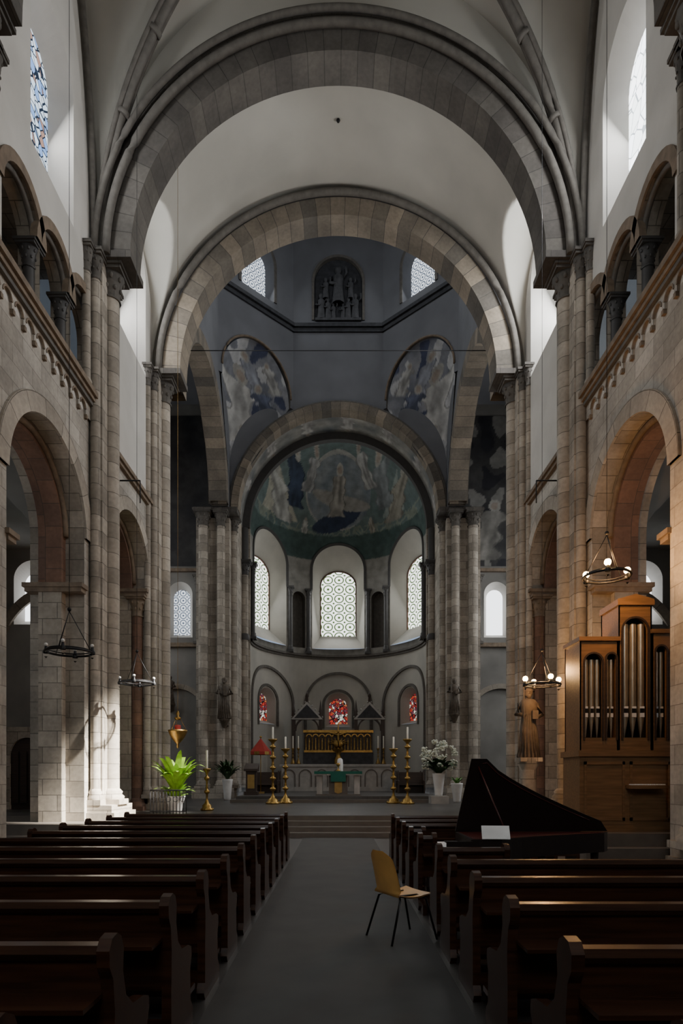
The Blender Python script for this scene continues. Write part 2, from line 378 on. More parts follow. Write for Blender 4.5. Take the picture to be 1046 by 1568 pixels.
# ---------------------------------------------------------------- piers / responds
def respond(sg, y, z0=.5, deep=1.1, ztop=ZS, xi=5.8, plinth=.3, inner=5.12):
    m = MB()
    m.box(*sorted((sg * W, sg * xi)), y - deep / 2, y + deep / 2, 0, ztop - .05, M_pier)
    shaft(m, sg * xi, y, z0 + .5, ztop - .75, .22, M_pier, M_arch, .72)
    for s in (-1, 1):
        yy = y + s * (deep / 2 + .02)
        shaft(m, sg * (xi + .16), yy, z0 + .5, ztop - .65, .12, M_pier, M_arch, .62)
        shaft(m, sg * (W - .02), yy + s * .26, 10.92 if y < 19 else z0 + .5, ztop - .65, .10, M_pier, M_arch, .62)
    if plinth > 0:
        m.box(*sorted((sg * (W + .2), sg * (xi - plinth - .08))), y - deep / 2 - .25, y + deep / 2 + .25, z0 - .5, z0 + .2, M_pier)
        m.box(*sorted((sg * (W + .2), sg * (xi - plinth))), y - deep / 2 - .2, y + deep / 2 + .2, z0 + .2, z0 + .38, M_pier)
    m.box(*sorted((sg * W, sg * inner)), y - deep / 2 + .05, y + deep / 2 - .05, ztop - .05, ztop + .12, M_arch)
    m.obj('wall_pier')
for sg in (-1, 1):
    respond(sg, 5.4, 0, xi=5.95, plinth=.12, inner=5.4); respond(sg, YN, 0, deep=.8, xi=5.95, plinth=.12, inner=5.4)
    respond(sg, YA); respond(sg, YB, ztop=14.7)
def trans(y0, y1, zc, r0, r1, mat, name, rolls=((5.25, 0, .11),)):
    m = MB(); mf = lambda u, z, d: (u, y0 + d, z)
    ring(m, mf, 0, zc, r0, r1, 0, y1 - y0, mat, K=56)
    for r, d, t in rolls: roll(m, mf, 0, zc, r, d, t, M_rib, 56)
    m.obj(name)
trans(5.0, 5.8, ZS, 5.4, 6.1, M_arch, 'trim_transverse_arch')
trans(YN - .35, YN + .35, ZS, 5.4, 6.1, M_arch, 'trim_transverse_arch', ((5.75, -.08, .12),))
trans(YA - .4, YA + .4, ZS, 5.17, 6.1, M_arch, 'trim_transverse_arch', ((5.72, -.12, .10), (5.98, -.2, .08)))
trans(YB - .35, YB + .45, 14.75, 5.17, 5.75, M_archB, 'trim_crossing_arch', ((5.85, -.08, .11),))
# vaults
m = MB()
def groin(y0, y1, k=1.0):
    yc, hb = (y0 + y1) / 2, (y1 - y0) / 2
    def f(a, b):
        x = -W + 2 * W * a; y = y0 + (y1 - y0) * b
        mz = ZS + k * W * sqrt(max(0, 1 - (x / W)**2)); lz = ZS + k * W * sqrt(max(0, 1 - ((y - yc) / hb)**2))
        return (x, y, max(mz, lz))
    m.grid(f, 120, 48, M_vault, True)
def barrel2(y0, y1):
    yc = 18.5; r = 1.75
    def f(a, b):
        t = pi * a; x = -W * cos(t); y = y0 + (y1 - y0) * b
        mz = ZS + .3 + W * sin(t)
        if abs(y - yc) < r: mz = max(mz, 16.5 + sqrt(r * r - (y - yc)**2))
        return (x, y, mz)
    m.grid(f, 160, 90, M_vault, True)
KV = 1.24
groin(-7, 5.0, KV); groin(5.8, YN - .3, KV); groin(YN + .3, YA - .3, KV); barrel2(YA + .3, YB + .1)
for yy in (5.0, 5.8, YN - .3, YN + .3, YA - .32):
    strips(m, lambda u, z, d: (u, yy, z), -W, W, ZS, 22.4, [dict(uc=0, hw=6.0, sill=ZS, spring=ZS, d=0, open=True)], M_vault, K=50)
m.sphere((0, 18.2, ZS + .3 + W - .02), .06, M_iron, 8)
m.obj('ceiling')
m = MB()
for y0, y1 in ((5.9, YN - .35), (YN + .35, YA - .4)):
    yc = (y0 + y1) / 2; hb = (y1 - y0) / 2
    RP = lambda t, s, dz: (-W * .97 * cos(t), yc - s * hb * cos(t), ZS + KV * W * .985 * sin(t) - dz)
    for s in (-1, 1):
        for off, rr, dz in ((-.12, .06, .08), (.12, .06, .08), (0, .10, .14)):
            pts = []
            for i in range(61):
                x, y, z = RP(pi * i / 60, s, dz); pts.append((x + off * .5, y + off * s * -.9, z))
            m.tube(pts, rr, M_rib, 8)
        for i in (9, 14, 20, 27, 33, 40, 46, 51):
            t = pi * i / 60; m.tube([RP(t, s, .14), RP(t + .015, s, .14)], .16, M_rib, 10)
    for sg in (-1, 1):
        m.tube([(sg * (W - .1), yc - hb * .93 * cos(pi * i / 40), ZS + KV * W * .96 * sin(pi * i / 40)) for i in range(41)], .075, M_rib, 8)
m.obj('trim_vault_ribs')

# ---------------------------------------------------------------- frescoes
def lerp3(a, b, t): return tuple(a[i] * (1 - t) + b[i] * t for i in range(3))
def fig(x, z, cx, cz, h, robe, lean=0.):
    """painted saint: halo, head, robe with folds"""
    w0 = noise.noise(Vector((x * 1.5, z * 1.5, 21))) * h * .06
    dx = x - cx - lean * (z - cz) + w0; dz = z - cz
    u = dz / h
    if abs(u) > .7: return None
    hx = x - cx - lean * (h * .42); hz = z - (cz + h * .42); r = hypot(hx, hz)
    if r < h * .06: return (.30, .25, .21)
    if r < h * .10: return (.33, .32, .29)
    if -.5 < u < .33:
        w = h * (.13 + .14 * (.33 - u) ** .8)
        if u > .15: w *= 1 + .6 * sin((u - .15) * 17)
        w *= 1 + .18 * sin(u * 21 + cx * 3)
        if abs(dx) < w:
            s = .5 + .5 * noise.noise(Vector((dx / h * 9, u * 2.6, cx))) * 2.4
            s = max(0, min(1, s))
            if abs(dx) > w * .88: s = 1
            return lerp3(robe, tuple(c * .45 for c in robe), s)
    return None
LT = (.48, .48, .45); BL = (.045, .065, .11); BG = (.33, .31, .26)
def conch_col(co):
    x, z = co.x, co.z
    n = noise.noise(Vector((x * .7, z * .9, 3)))
    if z < 14.75: return (.27, .26, .235)
    base = lerp3((.075, .115, .115), (.16, .20, .19), .5 + .5 * n)
    if z < 16.2: base = lerp3(base, (.04, .072, .064), .75)
    elif z < 16.7 and abs(noise.noise(Vector((x * 3, z * 3, 2)))) < .15: base = (.20, .23, .19)
    e = hypot(x / 1.9, (z - 18.0) / 1.5)
    if e < 1: base = lerp3((.12, .15, .18), (.24, .255, .26), .5 + .5 * noise.noise(Vector((x * 2, z * 2, 1))))
    if .95 < e < 1 and x < 1: base = (.30, .30, .28)
    if hypot((x + .1) / 1.45, (z - 17.0 - .3 * x) / .5) < 1: base = (.03, .042, .075)
    if hypot((x - .2) / 1.7, (z - 17.9 + .2 * x) / .34) < 1: base = (.27, .26, .24)
    if abs(x + 3.3) < (18.7 - z) * .45 and 16.7 < z < 18.7: base = (.35, .34, .28)
    if abs(x - 3.2) < (18.3 - z) * .4 and 16.8 < z < 18.3: base = (.25, .29, .27)
    for a in ((0, 18.2, 2.0, (.34, .32, .29), .12), (-2.4, 18.3, 1.9, BL, .2), (-3.3, 17.5, 1.9, LT, -.1), (-1.5, 18.8, 1.3, (.36, .36, .36), .6), (2.5, 18.2, 1.9, (.30, .33, .34), -.35),
              (3.4, 17.4, 1.8, BG, .2), (1.5, 18.9, 1.3, (.40, .40, .39), -.7), (-2.0, 16.6, .8, LT, .2), (2.0, 16.6, .8, BG, -.2)):
        c = fig(x, z, a[0], a[1], a[2], a[3], a[4])
        if c: base = c
    return base
def squinch_col(sg):
    def f(co):
        x, z = co.x * -sg, co.z
        n = noise.noise(Vector((x, z, 8 + sg)))
        base = lerp3((.12, .13, .16), (.29, .295, .31), .5 + .6 * n)
        g = noise.noise(Vector((x * 1.6, z * 1.2, 4 - sg)))
        if g > .22: base = (.46, .46, .46)
        if g < -.27: base = (.06, .07, .12)
        for a in ((-4.85, 19.7, 2.9, (.60, .59, .56), .12), (-4.1, 20.9, 1.7, (.34, .355, .40), -.5), (-3.6, 19.9, 1.9, (.14, .16, .23), -.45), (-5.2, 17.8, 1.7, (.43, .43, .44), .3), (-4.4, 18.3, 1.6, (.20, .215, .27), -.6), (-3.3, 21.1, 1.2, (.48, .475, .45), -.4)):
            c = fig(x, z, a[0], a[1], a[2], a[3], a[4])
            if c: base = c
        return base
    return f
def trans_col(co):
    x, z = abs(co.x), co.z
    n = noise.noise(Vector((x, z * .8, 12)))
    base = lerp3((.025, .025, .028), (.07, .068, .065), .5 + .7 * n)
    if co.x > 0:  # left panel skips this and stays near-black: dim transept put into its colour
        g = noise.noise(Vector((x * 1.4, z * 1.0, 5)))
        if g > .2: base = (.20, .195, .18)
        if g < -.25: base = (.02, .02, .025)
        c = fig(x, z, 7.6, 14.0, 3.0, (.24, .23, .21), .25)
        if c: base = c
    return base
def band_col(co):
    n = noise.noise(Vector((co.x * 1.3, co.y * 1.3, co.z * 1.3)))
    base = lerp3((.12, .13, .135), (.33, .315, .28), .5 + .8 * n)
    a = atan2(co.z - 14.8, co.x)
    k = (a / .42) % 1
    c = fig(k * 2.2, co.y, 1.1, 32.2, 1.5, (.44, .42, .40))
    return c if c else base

# ---------------------------------------------------------------- aisles and transepts
for sg, nm in ((-1, 'left'), (1, 'right')):
    m = MB()
    mo = lambda u, z, d: (sg * (11.5 + d), u, z)
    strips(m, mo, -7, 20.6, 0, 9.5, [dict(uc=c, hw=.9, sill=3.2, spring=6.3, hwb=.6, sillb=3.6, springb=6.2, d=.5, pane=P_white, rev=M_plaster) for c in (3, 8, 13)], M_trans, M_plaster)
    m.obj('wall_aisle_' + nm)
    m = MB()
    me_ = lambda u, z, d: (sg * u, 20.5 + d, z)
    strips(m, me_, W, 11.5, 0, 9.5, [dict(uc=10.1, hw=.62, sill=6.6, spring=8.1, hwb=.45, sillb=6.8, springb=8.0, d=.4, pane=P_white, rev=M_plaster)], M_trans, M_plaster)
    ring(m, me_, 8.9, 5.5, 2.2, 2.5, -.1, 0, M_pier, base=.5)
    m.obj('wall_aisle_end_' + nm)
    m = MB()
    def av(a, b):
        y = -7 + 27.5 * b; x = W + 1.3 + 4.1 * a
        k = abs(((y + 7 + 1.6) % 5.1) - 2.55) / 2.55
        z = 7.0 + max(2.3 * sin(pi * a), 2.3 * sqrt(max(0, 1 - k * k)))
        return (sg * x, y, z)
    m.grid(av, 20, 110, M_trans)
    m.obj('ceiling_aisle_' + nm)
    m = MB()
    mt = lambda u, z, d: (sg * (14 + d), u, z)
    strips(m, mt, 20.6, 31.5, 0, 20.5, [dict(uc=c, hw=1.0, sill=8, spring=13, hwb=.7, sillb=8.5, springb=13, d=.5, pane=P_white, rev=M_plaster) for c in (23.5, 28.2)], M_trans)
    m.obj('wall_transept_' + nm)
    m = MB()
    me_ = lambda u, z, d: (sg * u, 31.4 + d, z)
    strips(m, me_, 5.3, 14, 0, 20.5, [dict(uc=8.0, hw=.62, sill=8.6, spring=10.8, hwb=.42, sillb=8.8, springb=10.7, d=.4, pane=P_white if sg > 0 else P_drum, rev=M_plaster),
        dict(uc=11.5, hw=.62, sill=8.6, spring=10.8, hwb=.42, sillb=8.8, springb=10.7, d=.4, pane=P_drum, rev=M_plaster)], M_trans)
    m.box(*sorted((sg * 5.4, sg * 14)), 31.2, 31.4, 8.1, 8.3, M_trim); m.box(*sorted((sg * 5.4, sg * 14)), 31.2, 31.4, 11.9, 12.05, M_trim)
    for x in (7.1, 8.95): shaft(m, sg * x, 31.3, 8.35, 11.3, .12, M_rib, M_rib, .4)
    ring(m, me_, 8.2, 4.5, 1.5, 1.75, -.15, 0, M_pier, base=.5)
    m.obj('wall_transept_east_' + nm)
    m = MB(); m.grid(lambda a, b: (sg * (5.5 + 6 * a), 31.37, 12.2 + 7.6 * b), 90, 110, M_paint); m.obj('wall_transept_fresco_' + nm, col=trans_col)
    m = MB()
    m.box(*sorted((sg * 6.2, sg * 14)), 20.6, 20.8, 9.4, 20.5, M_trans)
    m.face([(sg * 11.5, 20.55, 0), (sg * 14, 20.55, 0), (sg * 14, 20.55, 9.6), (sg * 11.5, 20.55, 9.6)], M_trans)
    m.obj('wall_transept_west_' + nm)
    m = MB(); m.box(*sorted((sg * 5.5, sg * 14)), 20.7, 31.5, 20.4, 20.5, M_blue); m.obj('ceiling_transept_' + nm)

# ---------------------------------------------------------------- crossing and octagonal drum
YC = 25.8; AX = 5.4; AY = 5.2; sxo = 2.24; syo = 2.2
m = MB()
me_ = lambda u, z, d: (u, YC + AY + d, z)
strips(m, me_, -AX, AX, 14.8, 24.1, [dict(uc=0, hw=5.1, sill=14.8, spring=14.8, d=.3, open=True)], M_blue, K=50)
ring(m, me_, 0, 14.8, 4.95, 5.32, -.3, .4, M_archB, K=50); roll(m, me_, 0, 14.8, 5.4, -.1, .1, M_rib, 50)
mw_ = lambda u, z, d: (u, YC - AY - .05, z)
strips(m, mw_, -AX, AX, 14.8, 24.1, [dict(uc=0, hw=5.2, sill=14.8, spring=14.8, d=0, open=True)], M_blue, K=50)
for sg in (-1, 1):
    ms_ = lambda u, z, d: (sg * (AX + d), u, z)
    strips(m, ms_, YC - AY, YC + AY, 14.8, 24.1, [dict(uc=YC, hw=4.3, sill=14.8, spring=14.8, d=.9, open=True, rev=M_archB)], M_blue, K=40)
    ring(m, ms_, YC, 14.8, 3.95, 4.5, -.05, .8, M_archB, K=40)
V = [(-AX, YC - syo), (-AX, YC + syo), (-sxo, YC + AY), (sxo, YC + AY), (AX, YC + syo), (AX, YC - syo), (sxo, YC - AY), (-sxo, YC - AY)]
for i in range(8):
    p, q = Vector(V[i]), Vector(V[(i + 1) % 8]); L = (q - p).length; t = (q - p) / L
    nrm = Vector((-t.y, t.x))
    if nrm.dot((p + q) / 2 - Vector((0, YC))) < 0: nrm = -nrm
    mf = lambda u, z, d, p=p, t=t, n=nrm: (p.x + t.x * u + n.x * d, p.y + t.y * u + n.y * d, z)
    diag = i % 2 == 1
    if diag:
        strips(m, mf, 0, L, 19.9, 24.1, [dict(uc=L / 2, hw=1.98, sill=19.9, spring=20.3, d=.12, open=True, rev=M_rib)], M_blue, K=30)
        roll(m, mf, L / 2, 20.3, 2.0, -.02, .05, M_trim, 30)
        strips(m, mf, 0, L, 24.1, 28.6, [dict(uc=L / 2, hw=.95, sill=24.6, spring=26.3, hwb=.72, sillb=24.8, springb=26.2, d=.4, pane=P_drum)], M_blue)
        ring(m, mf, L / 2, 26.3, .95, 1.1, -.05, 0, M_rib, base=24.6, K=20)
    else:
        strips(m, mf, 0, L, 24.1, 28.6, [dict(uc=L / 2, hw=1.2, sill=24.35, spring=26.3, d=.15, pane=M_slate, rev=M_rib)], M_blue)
        ring(m, mf, L / 2, 26.3, 1.2, 1.32, -.05, 0, M_rib, base=24.35, K=20)
    for z0, z1, dd in ((23.75, 23.95, -.08), (23.95, 24.12, -.18)):
        m.face([mf(-.1, z0, dd), mf(L + .1, z0, dd), mf(L + .1, z1, dd), mf(-.1, z1, dd)], M_slate)
        m.face([mf(-.1, z0, dd), mf(L + .1, z0, dd), mf(L, z0, .05), mf(0, z0, .05)], M_slate); m.face([mf(-.1, z1, dd), mf(L + .1, z1, dd), mf(L, z1, .05), mf(0, z1, .05)], M_slate)
    cc = lambda v, f, z: (v.x * f, YC + (v.y - YC) * f, z)
    for j in range(8):
        f0, f1 = cos(j / 8 * pi / 2), max(.001, cos((j + 1) / 8 * pi / 2)); z0, z1 = 28.6 + 5 * sin(j / 8 * pi / 2), 28.6 + 5 * sin((j + 1) / 8 * pi / 2)
        m.face([cc(p, f0, z0), cc(q, f0, z0), cc(q, f1, z1), cc(p, f1, z1)], M_blue)
    if i == 2:
        yr = mf(0, 0, .08)[1]
        for x, z, h in ((-.85, 24.4, 1.35), (-.5, 24.4, 1.15), (.5, 24.4, 1.15), (.85, 24.4, 1.35), (-.62, 25.45, 1.1), (.62, 25.45, 1.1), (-.25, 24.4, .9), (.25, 24.4, .9), (0, 25.2, 1.9)):
            w = h * .17
            m.lathe(x, yr, [(w, z), (w * .7, z + h * .5), (w * .85, z + h * .7), (w * .3, z + h * .8), (w * .55, z + h * .88), (w * .5, z + h * .95), (.0, z + h)], M_relief, 10)
            m.tube([(x - w * .8, yr, z + h * .72), (x - w * 1.2, yr - .08, z + h * .55), (x - w * .2, yr - .15, z + h * .5)], w * .22, M_relief, 6)
            m.tube([(x + w * .8, yr, z + h * .72), (x + w * 1.3, yr - .08, z + h * .8), (x + w * 1.2, yr - .12, z + h * .95)], w * .2, M_relief, 6)
        m.box(-1.15, 1.15, yr - .2, yr + .1, 24.3, 24.42, M_relief)
m.obj('wall_crossing')
for sg in (-1, 1):
    m = MB()
    p = Vector((sg * AX, YC + syo)); q = Vector((sg * sxo, YC + AY)); L = (q - p).length; t = (q - p) / L
    apex = Vector((sg * AX, YC + AY, 15.6)); out = Vector((sg * .707, .707, 0))
    def f(a, b):
        tt = pi * a
        u = L / 2 - 1.98 * cos(tt); z = 20.3 + 1.98 * sin(tt) - (.4 * (1 - sin(tt)))
        P0 = Vector((p.x + t.x * u, p.y + t.y * u, z)) + out * .1
        P = P0.lerp(apex, b)
        return P + out * (.75 * sin(pi * b) * sin(tt) ** .7 if 0 < a < 1 else 0)
    m.grid(f, 110, 110, M_paint)
    m.obj('wall_squinch_fresco', col=squinch_col(sg))
m = MB(); m.tube([(-5.35, 21.3, 16.2), (5.35, 21.3, 16.2)], .014, M_iron, 6); m.obj('iron_tie_rod')
m = MB()
m.grid(lambda a, b: (-5.1 * cos(pi * a), 31.3 + 1.9 * b, 14.8 + 5.1 * sin(pi * a)), 160, 24, M_paint)
m.obj('ceiling_choir', col=band_col)
m = MB()
for sg in (-1, 1):
    m.box(*sorted((sg * 5.1, sg * 5.6)), 31.1, 33.4, 0.5, 14.8, M_pier)
    m.box(*sorted((sg * 4.72, sg * 5.6)), 33.15, 33.4, 0.5, 14.9, M_pier)
md_ = lambda u, z, d: (u, 33.0 + d, z)
ring(m, md_, 0, 14.8, 4.72, 5.15, 0, .35, M_dark, K=50)
m.obj('trim_choir_arch')
for sg in (-1, 1):
    m = MB()
    m.box(*sorted((sg * 7.0, sg * 5.35)), 30.55, 31.35, .5, 14.3, M_pier)
    shaft(m, sg * 6.6, 30.35, 1.1, 13.85, .24, M_pier, M_arch, .7)
    shaft(m, sg * 5.75, 30.4, 1.1, 13.85, .2, M_pier, M_arch, .7)
    shaft(m, sg * 5.25, 31.2, 1.1, 13.9, .18, M_pier, M_arch, .65)
    m.box(*sorted((sg * 7.1, sg * 4.95)), 30.3, 31.4, 14.5, 14.75, M_arch)
    m.box(*sorted((sg * 7.1, sg * 5.2)), 30.0, 31.5, .5, 1.0, M_pier)
    m.obj('wall_pier')
    m = MB()
    shaft(m, sg * 4.98, 33.0, 1.1, 12.3, .2, M_pier, M_dark, .7); m.lathe(sg * 4.98, 33.0, [(.2, 13.0), (.2, 14.75)], M_dark, 14)
    m.lathe(sg * 4.98, 33.0, [(.24, 8.8), (.27, 8.9), (.27, 9.05), (.2, 9.15)], M_dark, 14)
    m.obj('trim_engaged_column')

# ---------------------------------------------------------------- apse
R = 4.75; YP = 33.3
def amap(u, z, d):
    th = pi - u / R
    if z <= 14.8: rr = R + d; return (rr * cos(th), YP + rr * sin(th), z)
    ph = min(pi / 2, (z - 14.8) / R); rr = R + d
    return (rr * cos(ph) * cos(th), YP + rr * cos(ph) * sin(th), 14.8 + rr * sin(ph))
UC = pi * R / 2; S = R * pi / 180
m = MB()
big = [dict(uc=UC + k * 60 * S, hw=1.62, sill=9.35, spring=14.1, hwb=.95, sillb=10.3, springb=13.4, d=.8, pane=P_circ, rev=M_apsew) for k in (-1, 0, 1)]  # recesses use the darker apse plaster, their shade put into the colour
nich = [dict(uc=UC + k * 30 * S, hw=.42, sill=9.35, spring=12.3, d=.45, rev=M_rib, pane=M_rib) for k in (-1, 1)]
strips(m, amap, 0, pi * R, 8.9, 14.8 + R * pi / 2, big + nich, M_paint, M_plaster, du=.08, dz=.08, K=30, smooth=False)
m.obj('wall_apse_conch', col=conch_col)
m = MB()
for o in big:
    ring(m, amap, o['uc'], o['spring'], 1.6, 1.74, -.06, .02, M_dark, base=12.9, K=30)
    ring(m, lambda u, z, d: amap(u, z, d + .74), o['uc'], 13.4, .93, 1.0, 0, .05, M_red, base=10.3, K=20)
for k in (-1, 1):
    for s in (-1, 1):
        x, y, _ = amap(UC + k * 30 * S + s * .62, 0, -.05)
        shaft(m, x, y, 9.1, 12.4, .12, M_dark, M_dark, .5)
for s in (-1, 1):
    x, y, _ = amap(UC + s * 86 * S, 0, -.1)
    shaft(m, x, y, 9.1, 12.6, .14, M_dark, M_dark, .5)
K = 60
for z0, z1, d in ((8.72, 8.85, -.08), (8.85, 8.97, -.16)):
    for i in range(K):
        a, b = pi * R * i / K, pi * R * (i + 1) / K
        m.face([amap(a, z0, d), amap(b, z0, d), amap(b, z1, d), amap(a, z1, d)], M_rib); m.face([amap(a, z0, d), amap(b, z0, d), amap(b, z0, .1), amap(a, z0, .1)], M_rib); m.face([amap(a, z1, d), amap(b, z1, d), amap(b, z1, .1), amap(a, z1, .1)], M_rib)
m.obj('trim_apse_arcade')
m = MB()
low = [dict(uc=UC + k * 60 * S, hw=.78, sill=4.6, spring=5.9, hwb=.52, sillb=4.8, springb=5.85, d=.45, pane=P_red, rev=M_apsew) for k in (-1, 0, 1)]
strips(m, amap, 0, pi * R, .5, 8.9, low, M_apsew, M_apsew, du=.3, K=20)
for k in (-1, 0, 1):
    ring(m, amap, UC + k * 60 * S, 5.8, 2.0, 2.15, -.1, .02, M_rib, base=.8, K=30)
    ring(m, amap, UC + k * 60 * S, 5.9, .85, 1.0, -.06, .02, M_rib, base=4.5, K=20)
m.obj('wall_apse')

# ---------------------------------------------------------------- pews
def pew(x0, x1, y, name='church_pew'):
    m = MB()
    prof = [(-.02, 0), (.50, 0), (.50, .10), (.44, .16), (.43, .36), (.47, .44), (.46, .50), (.38, .53), (.22, .55), (.13, .62), (.09, .74), (.10, .84), (.07, .90), (.02, .925), (-.04, .915), (-.075, .87), (-.07, .80), (-.03, .74), (-.01, .6), (-.02, .4), (-.02, .12), (-.06, .06)]
    for x in (x0, x1 - .055): m.prism([(y + a, b) for a, b in prof], 'x', x, x + .055, M_pew)
    m.prism([(y - .05, .85), (y - .04, .885), (y + .03, .885), (y + .045, .85), (y + .03, .82), (y - .03, .82)], 'x', x0 + .05, x1 - .05, M_pew)
    m.prism([(y - .015, .40), (y + .012, .40), (y + .02, .83), (y - .01, .83)], 'x', x0 + .05, x1 - .05, M_pew)
    m.box(x0 + .05, x1 - .05, y + .02, y + .42, .42, .45, M_pew)
    m.box(x0 + .05, x1 - .05, y - .22, y - .01, .66, .68, M_pew)
    m.box(x0 + .05, x1 - .05, y - .01, y + .02, .08, .2, M_pew)
    m.box(x0 + .05, x1 - .05, y - .30, y - .12, .12, .16, M_pew)
    for x in (x0 + .1, (x0 + x1) / 2, x1 - .2): m.box(x, x + .05, y - .3, y + .02, .0, .12, M_pew)
    n = int((x1 - x0) / 1.4)
    for i in range(1, n):
        x = x0 + (x1 - x0) * i / n; m.box(x - .02, x + .02, y, y + .38, 0, .42, M_pew)
    m.obj(name)
for i in range(12): pew(-4.0, -.95, 1.75 + .9 * i)
for i in range(5): pew(.95, 4.0, 1.7 + .9 * i)
pew(.98, 1.7, 6.2)
for i in range(5): pew(.95, 1.17 if i < 2 else 3.6, 7.4 + .93 * i)

# ---------------------------------------------------------------- chair
m = MB()
def shellf(a, b):
    x = (a - .5) * .42; s = b
    if s < .5:
        t = s / .5; y = .2 - .38 * t; z = .45 - .03 * sin(pi * t) + .01 * (x * x * 20)
    else:
        t = (s - .5) / .5; y = -.18 - .10 * t; z = .45 + .02 * sin(pi * t) + .42 * t
        x *= 1 - .15 * t * t
        if t > .75: x *= 1 - .5 * ((t - .75) / .25) ** 2
    return (x, y + .05 * (x * x * 20) * (1 if s > .5 else 0), z)
m.grid(shellf, 12, 28, M_ply)
m.grid(lambda a, b: tuple(Vector(shellf(a, b)) + Vector((0, -.008 if b > .5 else 0, -.012))), 12, 28, M_ply)
for sx in (-1, 1):
    m.tube([(sx * .12, .1, .43), (sx * .19, .16, .40), (sx * .23, .26, 0)], .011, M_black, 8)
    m.tube([(sx * .12, -.1, .43), (sx * .19, -.14, .40), (sx * .23, -.26, 0)], .011, M_black, 8)
    m.tube([(sx * .12, -.1, .43), (sx * .12, .1, .43)], .011, M_black, 8)
m.obj('plywood_chair', loc=(.62, 6.1, .013), rot=(0, 0, radians(-62)))

# ---------------------------------------------------------------- harpsichord
m = MB()
def bent(n=10, w=.95):
    pts = [(0, 0), (.35, 0)]
    for i in range(n + 1):
        t = i / n; pts.append((.35 + 1.5 * t, (w - .14) * (t ** .75)))
    return pts + [(1.95, w), (0, w)]
X0, Y0 = 1.5, 7.0
poly = [(X0 + a, Y0 + b) for a, b in bent()]
m.prism(poly, 'z', .64, .88, M_harp)
m.prism([(X0 + .03 + a * .96, Y0 + .03 + b * .94) for a, b in bent()], 'z', .881, .885, M_inner)
m.box(X0 - .28, X0 + .02, Y0, Y0 + .95, .66, .74, M_harp); m.box(X0 - .26, X0, Y0 + .08, Y0 + .87, .74, .765, M_paper)
for i in range(20): m.box(X0 - .16, X0, Y0 + .11 + i * .038, Y0 + .125 + i * .038, .765, .78, M_black)
m.box(X0 - .28, X0 + .02, Y0 - .02, Y0, .64, .86, M_harp)
an = radians(76)
def lid(a, b, off=0):
    s = .95 - b
    return (X0 + a, Y0 + .95 - s * cos(an) + off * sin(an), .89 + s * sin(an) + off * cos(an))
P = [(0, .95), (.16, 0), (.35, 0)] + bent()[2:-2] + [(1.95, .95)]
m.face([lid(a, b) for a, b in P], M_harp); m.face([lid(a, b, .02) for a, b in P], M_harp)
for i in range(len(P)):
    a, b = P[i], P[(i + 1) % len(P)]
    m.face([lid(*a), lid(*b), lid(*b, .02), lid(*a, .02)], M_harp)
m.tube([(X0 + .45, Y0 + .1, .88), lid(.25, .1)], .009, M_inner, 6)
m.tube([lid(.30, .06, -.01)] + [lid(a + .0, b + .05, -.01) for a, b in bent()[2:-3]], .006, M_inner, 6)
for x, y in ((.1, .1), (.1, .85), (1.0, .62), (1.75, .87), (.9, .9)): m.lathe(X0 + x, Y0 + y, [(.035, 0), (.05, .03), (.025, .1), (.04, .4), (.05, .6), (.05, .66)], M_harp, 10)
m.box(X0 + .05, X0 + 1.8, Y0 + .84, Y0 + .88, .15, .2, M_harp)
m.obj('harpsichord')
m = MB(); m.face([(1.62, 6.98, .89), (1.93, 6.95, .89), (1.95, 7.08, 1.03), (1.64, 7.11, 1.03)], M_paper); m.face([(1.62, 6.985, .885), (1.93, 6.955, .885), (1.95, 7.085, 1.025), (1.64, 7.115, 1.025)], M_paper); m.obj('sheet_music')

